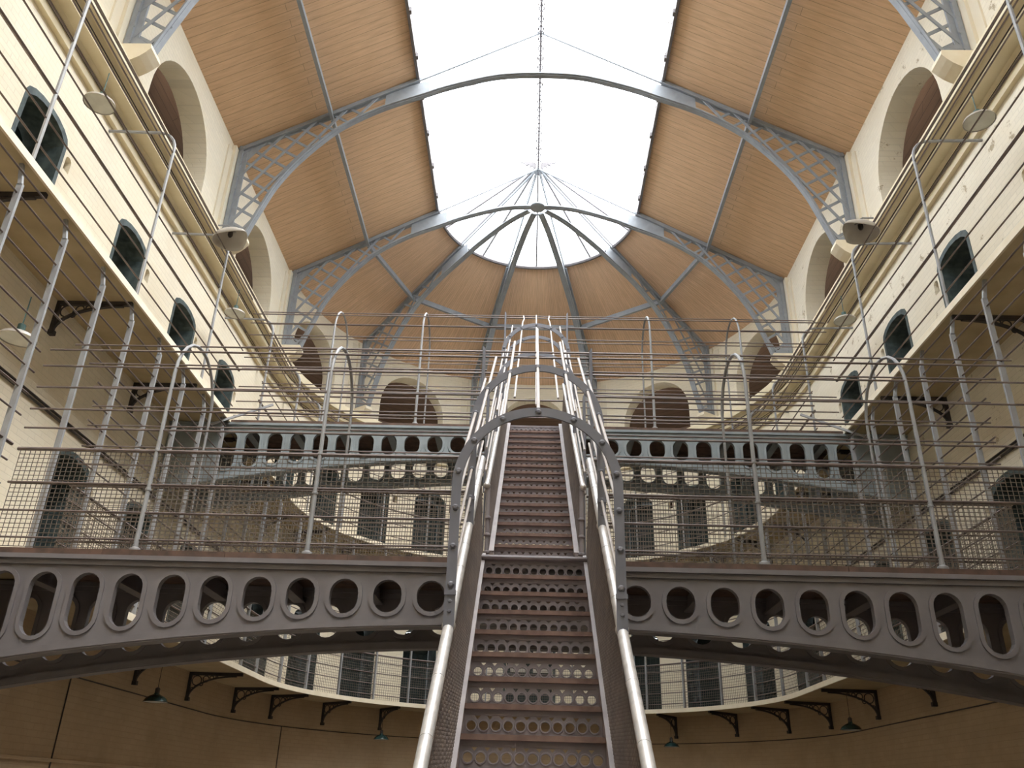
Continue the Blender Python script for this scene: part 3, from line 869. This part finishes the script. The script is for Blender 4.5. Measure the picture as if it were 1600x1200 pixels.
def flight(name, lab, w, steps, base, topland, rail_off, endx):
    """steps: list of (y,z) nosing positions from bottom to top"""
    t = thing(name, lab, 'staircase', (0, steps[0][0], base), 'iron stair flights')
    rb = riser_proto(w); first = None; tf = None
    for i, (y, z) in enumerate(steps):
        if i < len(steps)-1 or not topland:
            if tf is None:
                m = MB(); m.box(-w, w, 0, .235, -.022, 0); m.box(-w, w, -.012, .01, -.026, .002)
                m.v = [(v[0], v[1]+y, v[2]+z) for v in m.v]; tf = m.build('tread', 'tread', t); ty, tz = y, z
            else:
                c = tf.copy(); col.objects.link(c); c.parent = t; c.location = (0, (y-ty)*S, (z-tz)*S)
        if first is None:
            rb.v = [(v[0], v[1]+y+.012, v[2]+z-R+.0) for v in rb.v]; first = rb.build('riser', 'riser', t); fy_, fz_ = y, z
        else:
            c = first.copy(); col.objects.link(c); c.parent = t; c.location = (0, (y-fy_-(.09 if (topland and i == len(steps)-1) else 0))*S, (z-fz_)*S)
    return t
n1 = 18
steps1 = [(D1-G1*k, H1-R*k) for k in range(n1-1, -1, -1)]
f1 = flight('staircase', 'lower stair flight with pierced iron risers and worn brown treads rising to the near footbridge', W1, steps1, FL, True, .8, 0)
steps2 = [(DA+G2*k, H1+R*(k+1)) for k in range(18)]
f2 = flight('staircase', 'upper stair flight with pierced iron risers rising from near to far footbridge', W2, steps2, H1, True, .7, 0)
def side_plate(t, w, a, b, up, dn, tk=.03):
    """stringer between nosing points a,b (y,z)"""
    for sg in (-1, 1):
        mb = MB(); x0, x1 = sg*w, sg*(w+tk)
        P = [(a[0]-.03, a[1]+up), (b[0], b[1]+up), (b[0]+.02, b[1]-dn), (a[0]+.02, a[1]-dn)]
        mb.prism(P, lambda p: (x0, p[0], p[1]), lambda p: (x1, p[0], p[1]))
        mb.bar((sg*(w+tk/2), P[0][0], P[0][1]+.004), (sg*(w+tk/2), P[1][0], P[1][1]+.004), tk+.014, .012)
        mb.build('stringer', 'stringer', t)
side_plate(f1, W1, steps1[0], steps1[-1], .035, .20)
side_plate(f2, W2, steps2[0], (D2, H2), .035, .20)
# landing nosing
mb = MB(); mb.box(-W1-.03, W1+.03, D1-.10, D1-.031, H1-.03, H1+.004); mb.tube([(-W1-.03, D1-.10, H1-.012), (W1+.03, D1-.10, H1-.012)], .018, 8)
mb.build('landing_nosing', 'riser', f1)
# side mesh screens, woven
def screen(t, w, a, b, h0, h1, st):
    for sg in (-1, 1):
        mb = MB(); L = b[0]-a[0]; n = int(L/st); sl = (b[1]-a[1])/L
        for i in range(n+1):
            y = a[0]+L*i/n; z = a[1]+sl*(y-a[0]); mb.bar((sg*w, y, z+h0), (sg*(w+.035), y, z+h1), .0055, .0055)
        m = int((h1-h0)/.034)
        for j in range(m+1):
            u = j/m; h = h0+(h1-h0)*u; x = sg*(w+.035*u); mb.bar((x, a[0], a[1]+h), (x, b[0], b[1]+h), .0055, .0055)
        mb.build('mesh_screen', 'sheet', t)
screen(f1, W1+.02, (3.1, H1-(D1-3.1)*R/G1), (D1-.03, H1), .04, .76, .022)
screen(f2, W2+.035, (DA, H1+R), (D2-.05, H2), .04, .64, .024)
sl1 = R/G1; sl2 = R/G2
def hz(y):
    if y < 6.60: return H1-(D1-y)*sl1+.82 if y < D1 else H1+.82+.0*(y-D1)
    return H1+R+(y-DA)*sl2+.655
def ball(mb, c, r): mb.lathe([(r*math.sin(PI*i/8)+1e-4, -r*math.cos(PI*i/8)) for i in range(9)], 12, c)
HXr = .435
for sg, nm in ((-1, 'left'), (1, 'right')):
    # lower flight handrail tubes
    for ya, yb in ((3.0, 4.33), (4.36, 5.36), (5.40, D1+.12)):
        mb = MB(); mb.tube([(sg*HXr, ya, hz(ya)), (sg*HXr, min(yb, D1), hz(min(yb, D1)))] + ([(sg*HXr, yb, hz(D1)+.02)] if yb > D1 else []), .029, 12)
        ball(mb, (sg*HXr, ya, hz(ya)), .036)
        for k in range(1, 4):
            u = k/4; y = ya+(min(yb, D1)-ya)*u
            mb.tube([(sg*HXr, y-.004, hz(y-.004)), (sg*HXr, y+.004, hz(y+.004))], .0305, 12)
        mb.build('handrail', 'steel', f1)
    mb = MB(); mb.tube([(sg*(HXr-.02), 6.97, hz(6.97)+.0), (sg*(HXr-.03), D2, hz(D2))], .024, 10); ball(mb, (sg*(HXr-.02), 6.97, hz(6.97)), .03)
    mb.build('handrail', 'steel', f2)
    mb = MB(); mb.tube([(sg*(HXr-.04), 6.99, H1), (sg*(HXr-.03), 6.99, hz(7.0))], .02, 8)
    for z in (.18, .33, .48): mb.lathe([(.02,0), (.03,.008), (.03,.022), (.02,.03)], 8, (sg*(HXr-.037), 6.99, H1+z))
    mb.build('newel_post', 'riser', f2)
    for y in (4.33, 5.37):
        mb = MB(); zz = H1-(D1-y)*sl1; mb.bar((sg*(HXr-.01), y, zz-.1), (sg*HXr, y, hz(y)), .03, .012); mb.build('baluster', 'hoop', f1)
    for y in (7.9, 8.9, 9.9):
        mb = MB(); zz = H1+R+(y-DA)*sl2; mb.bar((sg*(HXr-.04), y, zz-.1), (sg*(HXr-.025), y, hz(y)), .03, .012); mb.build('baluster', 'hoop', f2)

# hooped cage over the stair
cage = thing('stair_cage', 'hooped iron cage of flat bands and long pale rods arching over the stair', 'cage', (0, 4.33, 1.0))
hoops = [(4.33, None, 1.985), (5.37, None, 2.80), (8.5, None, 4.60), (9.95, None, 5.82), (10.9, None, 6.17)]
HR = .434; BW = .052
hp = []
for y, _, top in hoops:
    zc = top-HR-BW/2; foot = hz(y)+.03
    cen = [(HR*math.sin(a), zc+HR*math.cos(a)) for a in [PI*(-.5+i/28) for i in range(29)]]
    left = (-HR, foot); right = (HR, foot); mb = MB()
    inn = [(-(HR-BW/2)+.0, foot)] + [((HR-BW/2)*math.sin(PI*(-.5+i/28)), zc+(HR-BW/2)*math.cos(PI*(-.5+i/28))) for i in range(29)] + [((HR-BW/2), foot)]
    out = [(-(HR+BW/2), foot)] + [((HR+BW/2)*math.sin(PI*(-.5+i/28)), zc+(HR+BW/2)*math.cos(PI*(-.5+i/28))) for i in range(29)] + [((HR+BW/2), foot)]
    k = len(inn); vs = [(p[0], y-.007, p[1]) for p in inn]+[(p[0], y-.007, p[1]) for p in out]+[(p[0], y+.007, p[1]) for p in inn]+[(p[0], y+.007, p[1]) for p in out]
    fs = []
    for i in range(k-1):
        fs += [(i,i+1,i+1+k,i+k), (i+2*k,i+3*k,i+1+3*k,i+1+2*k), (i,i+2*k,i+1+2*k,i+1), (i+k,i+1+k,i+1+3*k,i+3*k)]
    mb.add(vs, fs); h = mb.build('hoop', 'hoop', cage)
    offs = []
    for a in (0, 27, -27, 54, -54, 80, -80):
        a = math.radians(a); offs.append((HR*math.sin(a), zc+HR*math.cos(a)))
    for dz in (.21, .42, .62):
        for sg in (-1, 1):
            if zc+.08-dz > foot+.05: offs.append((sg*HR, zc+.08-dz))
    for px, pz in offs:
        rv = MB(); rv.lathe([(0,.012), (.009,.012), (.017,.006), (.018,0), (0,0)], 6, (px, y-.007, pz), (0,-1,0)); rv.build('rivet', 'hoop', h)
    for sg in (-1, 1):
        rv = MB(); rv.box(sg*HR-.03, sg*HR+.03, y-.02, y-.006, foot+.14, foot+.165); rv.box(sg*HR-.028, sg*HR+.028, y-.012, y-.005, foot-.03, foot+.15)
        for dz in (.06, .11): rv.lathe([(0,.01), (.009,.008), (.01,0)], 6, (sg*HR, y-.012, foot+dz), (0,-1,0))
        rv.build('foot_clamp', 'hoop', h)
    hp.append((y, zc, foot))
lowc = lambda y: 1.985-HR-BW/2+.784*(y-4.33)
upc = lambda y: 4.60-HR-BW/2+.80*(y-8.5)
def cagebar(x, dz, fn, ya, yb, flare=0, r=.0105):
    mb = MB(); P = [(x, ya, fn(ya)+dz), (x, yb, fn(yb)+dz)]
    if flare:
        P = [(x, ya, fn(ya)+dz), (x, yb-.12, fn(yb-.12)+dz), (x+flare, yb-.05, fn(yb-.05)+dz+.04), (x+flare*.4, yb+.12, fn(yb+.12)+dz+.06)]
    mb.tube(P, r, 8); mb.build('cage_bar', 'bar', cage)
for deg in (0, 27, -27, 54, -54, 80, -80):
    a = math.radians(deg); x = HR*math.sin(a); dz = HR*math.cos(a)
    cagebar(x, dz, lowc, 4.35, {0: 6.9, 27: 6.5, 54: 6.4, 80: 6.3}[abs(deg)])
    cagebar(x, dz, upc, 6.95 if deg else 6.6, {0: 11.0, 27: 10.75, 54: 10.95, 80: 10.9}[abs(deg)], flare=(-.02 if deg == 27 else .02 if deg == -27 else 0))
for dz in (.13, .34, .54):
    for sg in (-1, 1):
        cagebar(sg*HR, -dz, lowc, 4.35, 6.45, r=.009)
        cagebar(sg*HR, -dz, upc, 7.0, 10.9, r=.009)

# ------------------------------------------------------------------ lamps
def make_disc_lamp():
    t = local('pendant_lamp', 'x', 'lamp')
    a = MB(); a.lathe([(.16, -.03), (.165, -.028), (.155, 0), (.10, .03), (.04, .05), (.035, .06)], 20); a.build('lamp_shade', 'enamel', t)
    b = MB(); b.lathe([(.0, -.022), (.155, -.022), (.15, -.012), (0, -.008)], 20); b.build('reflector', 'white_enamel', t)
    c = MB(); c.lathe([(.035, .05), (.035, .12), (.02, .13), (0, .13)], 12); c.tube([(0,0,.12), (0,0,.42)], .006, 5); c.build('lamp_socket', 'sock', t)
    return t
def make_pendant():
    t = local('pendant_lamp', 'x', 'lamp')
    a = MB(); a.lathe([(.15, 0), (.152, .003), (.125, .045), (.08, .075), (.035, .095), (.03, .11)], 20); a.build('lamp_shade', 'green_enamel', t)
    b = MB(); b.lathe([(.146, .002), (.12, .038), (.07, .06), (0, .07)], 20); b.build('reflector', 'white_enamel', t)
    c = MB(); c.lathe([(.03, .09), (.03, .16), (.015, .175), (0, .175)], 12); c.build('lamp_socket', 'cable', t)
    d = MB(); d.tube([(0,0,.17), (0,0,.52)], .004, 5); d.build('cable', 'cable', t)
    return t
def make_flood():
    t = local('floodlight', 'x', 'lamp')
    a = MB(); n = 24; prof = [(.002, .11), (.05, .105), (.09, .08), (.12, .045), (.135, .0)]
    vs = []; k40 = math.radians(-38)
    for i, (r, z) in enumerate(prof):
        for j in range(n):
            th = 2*PI*j/n; c, s_ = math.cos(th), math.sin(th); u = i/(len(prof)-1)
            x, y = r*c, r*s_
            if c > 0: x = r*c*(1+.75*u); y = r*(s_*(1-u) + u*(1 if s_ > 0 else -1)*(1-c)**.62)
            vs.append((x*math.cos(k40)-y*math.sin(k40), x*math.sin(k40)+y*math.cos(k40), z))
    fs = [(i*n+j, i*n+(j+1)%n, (i+1)*n+(j+1)%n, (i+1)*n+j) for i in range(len(prof)-1) for j in range(n)]
    a.add(vs, fs); a.smooth = True; o_ = a.build('lamp_shade', 'enamel', t)
    so = o_.modifiers.new('thick', 'SOLIDIFY'); so.thickness = .006
    b = MB(); b.lathe([(.0, .105), (.02, .10), (.022, .07), (.012, .05), (0, .045)], 10); b.build('bulb_holder', 'cable', t)
    c = MB(); c.tube([(-.04, 0, .10), (-.04, 0, .15), (.04, 0, .15), (.04, 0, .10)], .007, 5); c.tube([(0,0,.15), (-.03,0,.17), (-.12,0,.17)], .007, 5); c.build('hanger', 'post', t)
    return t
place('disc', make_disc_lamp, (-4.7, 6.72, 6.57), 0, 'round grey pendant lamp above the near upper gallery, top left', 'shallow gallery lamps')
place('disc', make_disc_lamp, (-4.7, 11.32, 6.73), 0, 'round grey pendant lamp above the far upper gallery, left side', 'shallow gallery lamps')
place('disc', make_disc_lamp, (4.7, 6.98, 6.70), 0, 'round grey pendant lamp above the near upper gallery, top right', 'shallow gallery lamps')
place('disc', make_disc_lamp, (4.7, 11.23, 6.73), 0, 'round grey pendant lamp above the far upper gallery, right side', 'shallow gallery lamps')
place('disc', make_disc_lamp, (-4.7, 6.64, 3.66), 0, 'round grey pendant lamp under the upper gallery at the left picture edge', 'shallow gallery lamps')
place('flood', make_flood, (-4.2, 9.43, 6.72), 0, 'large slanted grey floodlight shade on the upper left railing', 'slanted floodlights', (1.6,1.6,1.6))
place('flood', make_flood, (4.22, 9.12, 6.75), 0, 'large slanted grey floodlight shade on the upper right railing', 'slanted floodlights', (-1.6,1.6,1.6))
place('pend', make_pendant, (-4.7, 11.25, 1.0), 0, 'dark green pendant lamp under the lower gallery, far left', 'dark pendants under the lower gallery')
x, y = arcpt(128.5, 4.62); place('pend', make_pendant, (x, y, 1.02), 0, 'dark green pendant lamp under the lower gallery, just left of the stair', 'dark pendants under the lower gallery')
x, y = arcpt(52.8, 4.62); place('pend', make_pendant, (x, y, 1.04), 0, 'dark green pendant lamp under the lower gallery, just right of the stair', 'dark pendants under the lower gallery')
place('pend', make_pendant, (4.7, 13.4, 1.07), 0, 'dark green pendant lamp under the lower gallery, far right', 'dark pendants under the lower gallery')

# conduits
def conduit(hw, z, r, lab, y0=.5, mat='cable', n=1):
    mb = MB()
    for k in range(n): mb.tube([(p[0], p[1], z+k*.045) for p in pathpts(hw, C, y0=y0)], r, 5)
    tag(mb.build('conduit', mat), lab, 'conduit')
conduit(X-.02, 3.55, .014, 'dark twin conduit along the cell wall above the lower gallery doors', n=2)
conduit(5.08, 7.24, .006, 'thin wires along the white face of the cornice', n=2)
conduit(4.90, 7.42, .008, 'thin cable along the rounded middle moulding of the cornice')
conduit(X-.012, 1.13, .008, 'thin dark pipe along the lower wall at the bracket feet')
mb = MB()
for sg in (-1,):
    mb.tube([(-X+.01, 9.9, 1.13), (-X+.01, 9.9, FL)], .008, 5)
x, y = arcpt(152, X-.01); mb.tube([(x, y, 1.13), (x, y, FL)], .008, 5)
tag(mb.build('conduit', 'cable'), 'two thin dark pipes dropping down the lower left wall', 'conduit')

# ------------------------------------------------------------------ light, world, camera
w = bpy.data.worlds.new('sky'); bpy.context.scene.world = w; w.use_nodes = True
bg = w.node_tree.nodes['Background']; bg.inputs[0].default_value = (.93, .97, 1.0, 1); bg.inputs[1].default_value = 5.0
sd = bpy.data.lights.new('sun', 'SUN'); sd.energy = 6.0; sd.angle = math.radians(50); sd.color = (1, .96, .9)
so = bpy.data.objects.new('sun', sd); col.objects.link(so)
d = Vector((-.42, .22, -1)).normalized(); so.rotation_euler = d.to_track_quat('-Z', 'Y').to_euler(); so.location = (0, 0, 25)
cam = bpy.data.cameras.new('camera'); co = bpy.data.objects.new('camera', cam); col.objects.link(co)
cam.sensor_fit = 'HORIZONTAL'; cam.sensor_width = 36; cam.lens = 36*1325.27/1600; cam.clip_start = .05; cam.clip_end = 200
p, yw, rl = math.radians(26.2089), math.radians(-1.5694), math.radians(1.718)
fw = Vector((math.sin(yw)*math.cos(p), math.cos(yw)*math.cos(p), math.sin(p)))
rt = Vector((math.cos(yw), -math.sin(yw), 0)); up = rt.cross(fw)
rt2 = rt*math.cos(rl)+up*math.sin(rl); up2 = up*math.cos(rl)-rt*math.sin(rl)
m = Matrix((rt2, up2, -fw)).transposed().to_4x4(); m.translation = Vector((-.0338*S, 0, 0)); co.matrix_world = m
sc = bpy.context.scene; sc.camera = co
sc.view_settings.view_transform = 'Standard'; sc.view_settings.look = 'None'; sc.view_settings.gamma = 1
sc.view_settings.use_curve_mapping = False; sc.view_settings.exposure = 0.6
sc.cycles.max_bounces = 10; sc.cycles.diffuse_bounces = 6; sc.cycles.transparent_max_bounces = 12
for o in bpy.data.objects:
    if '_w' in o: del o['_w']
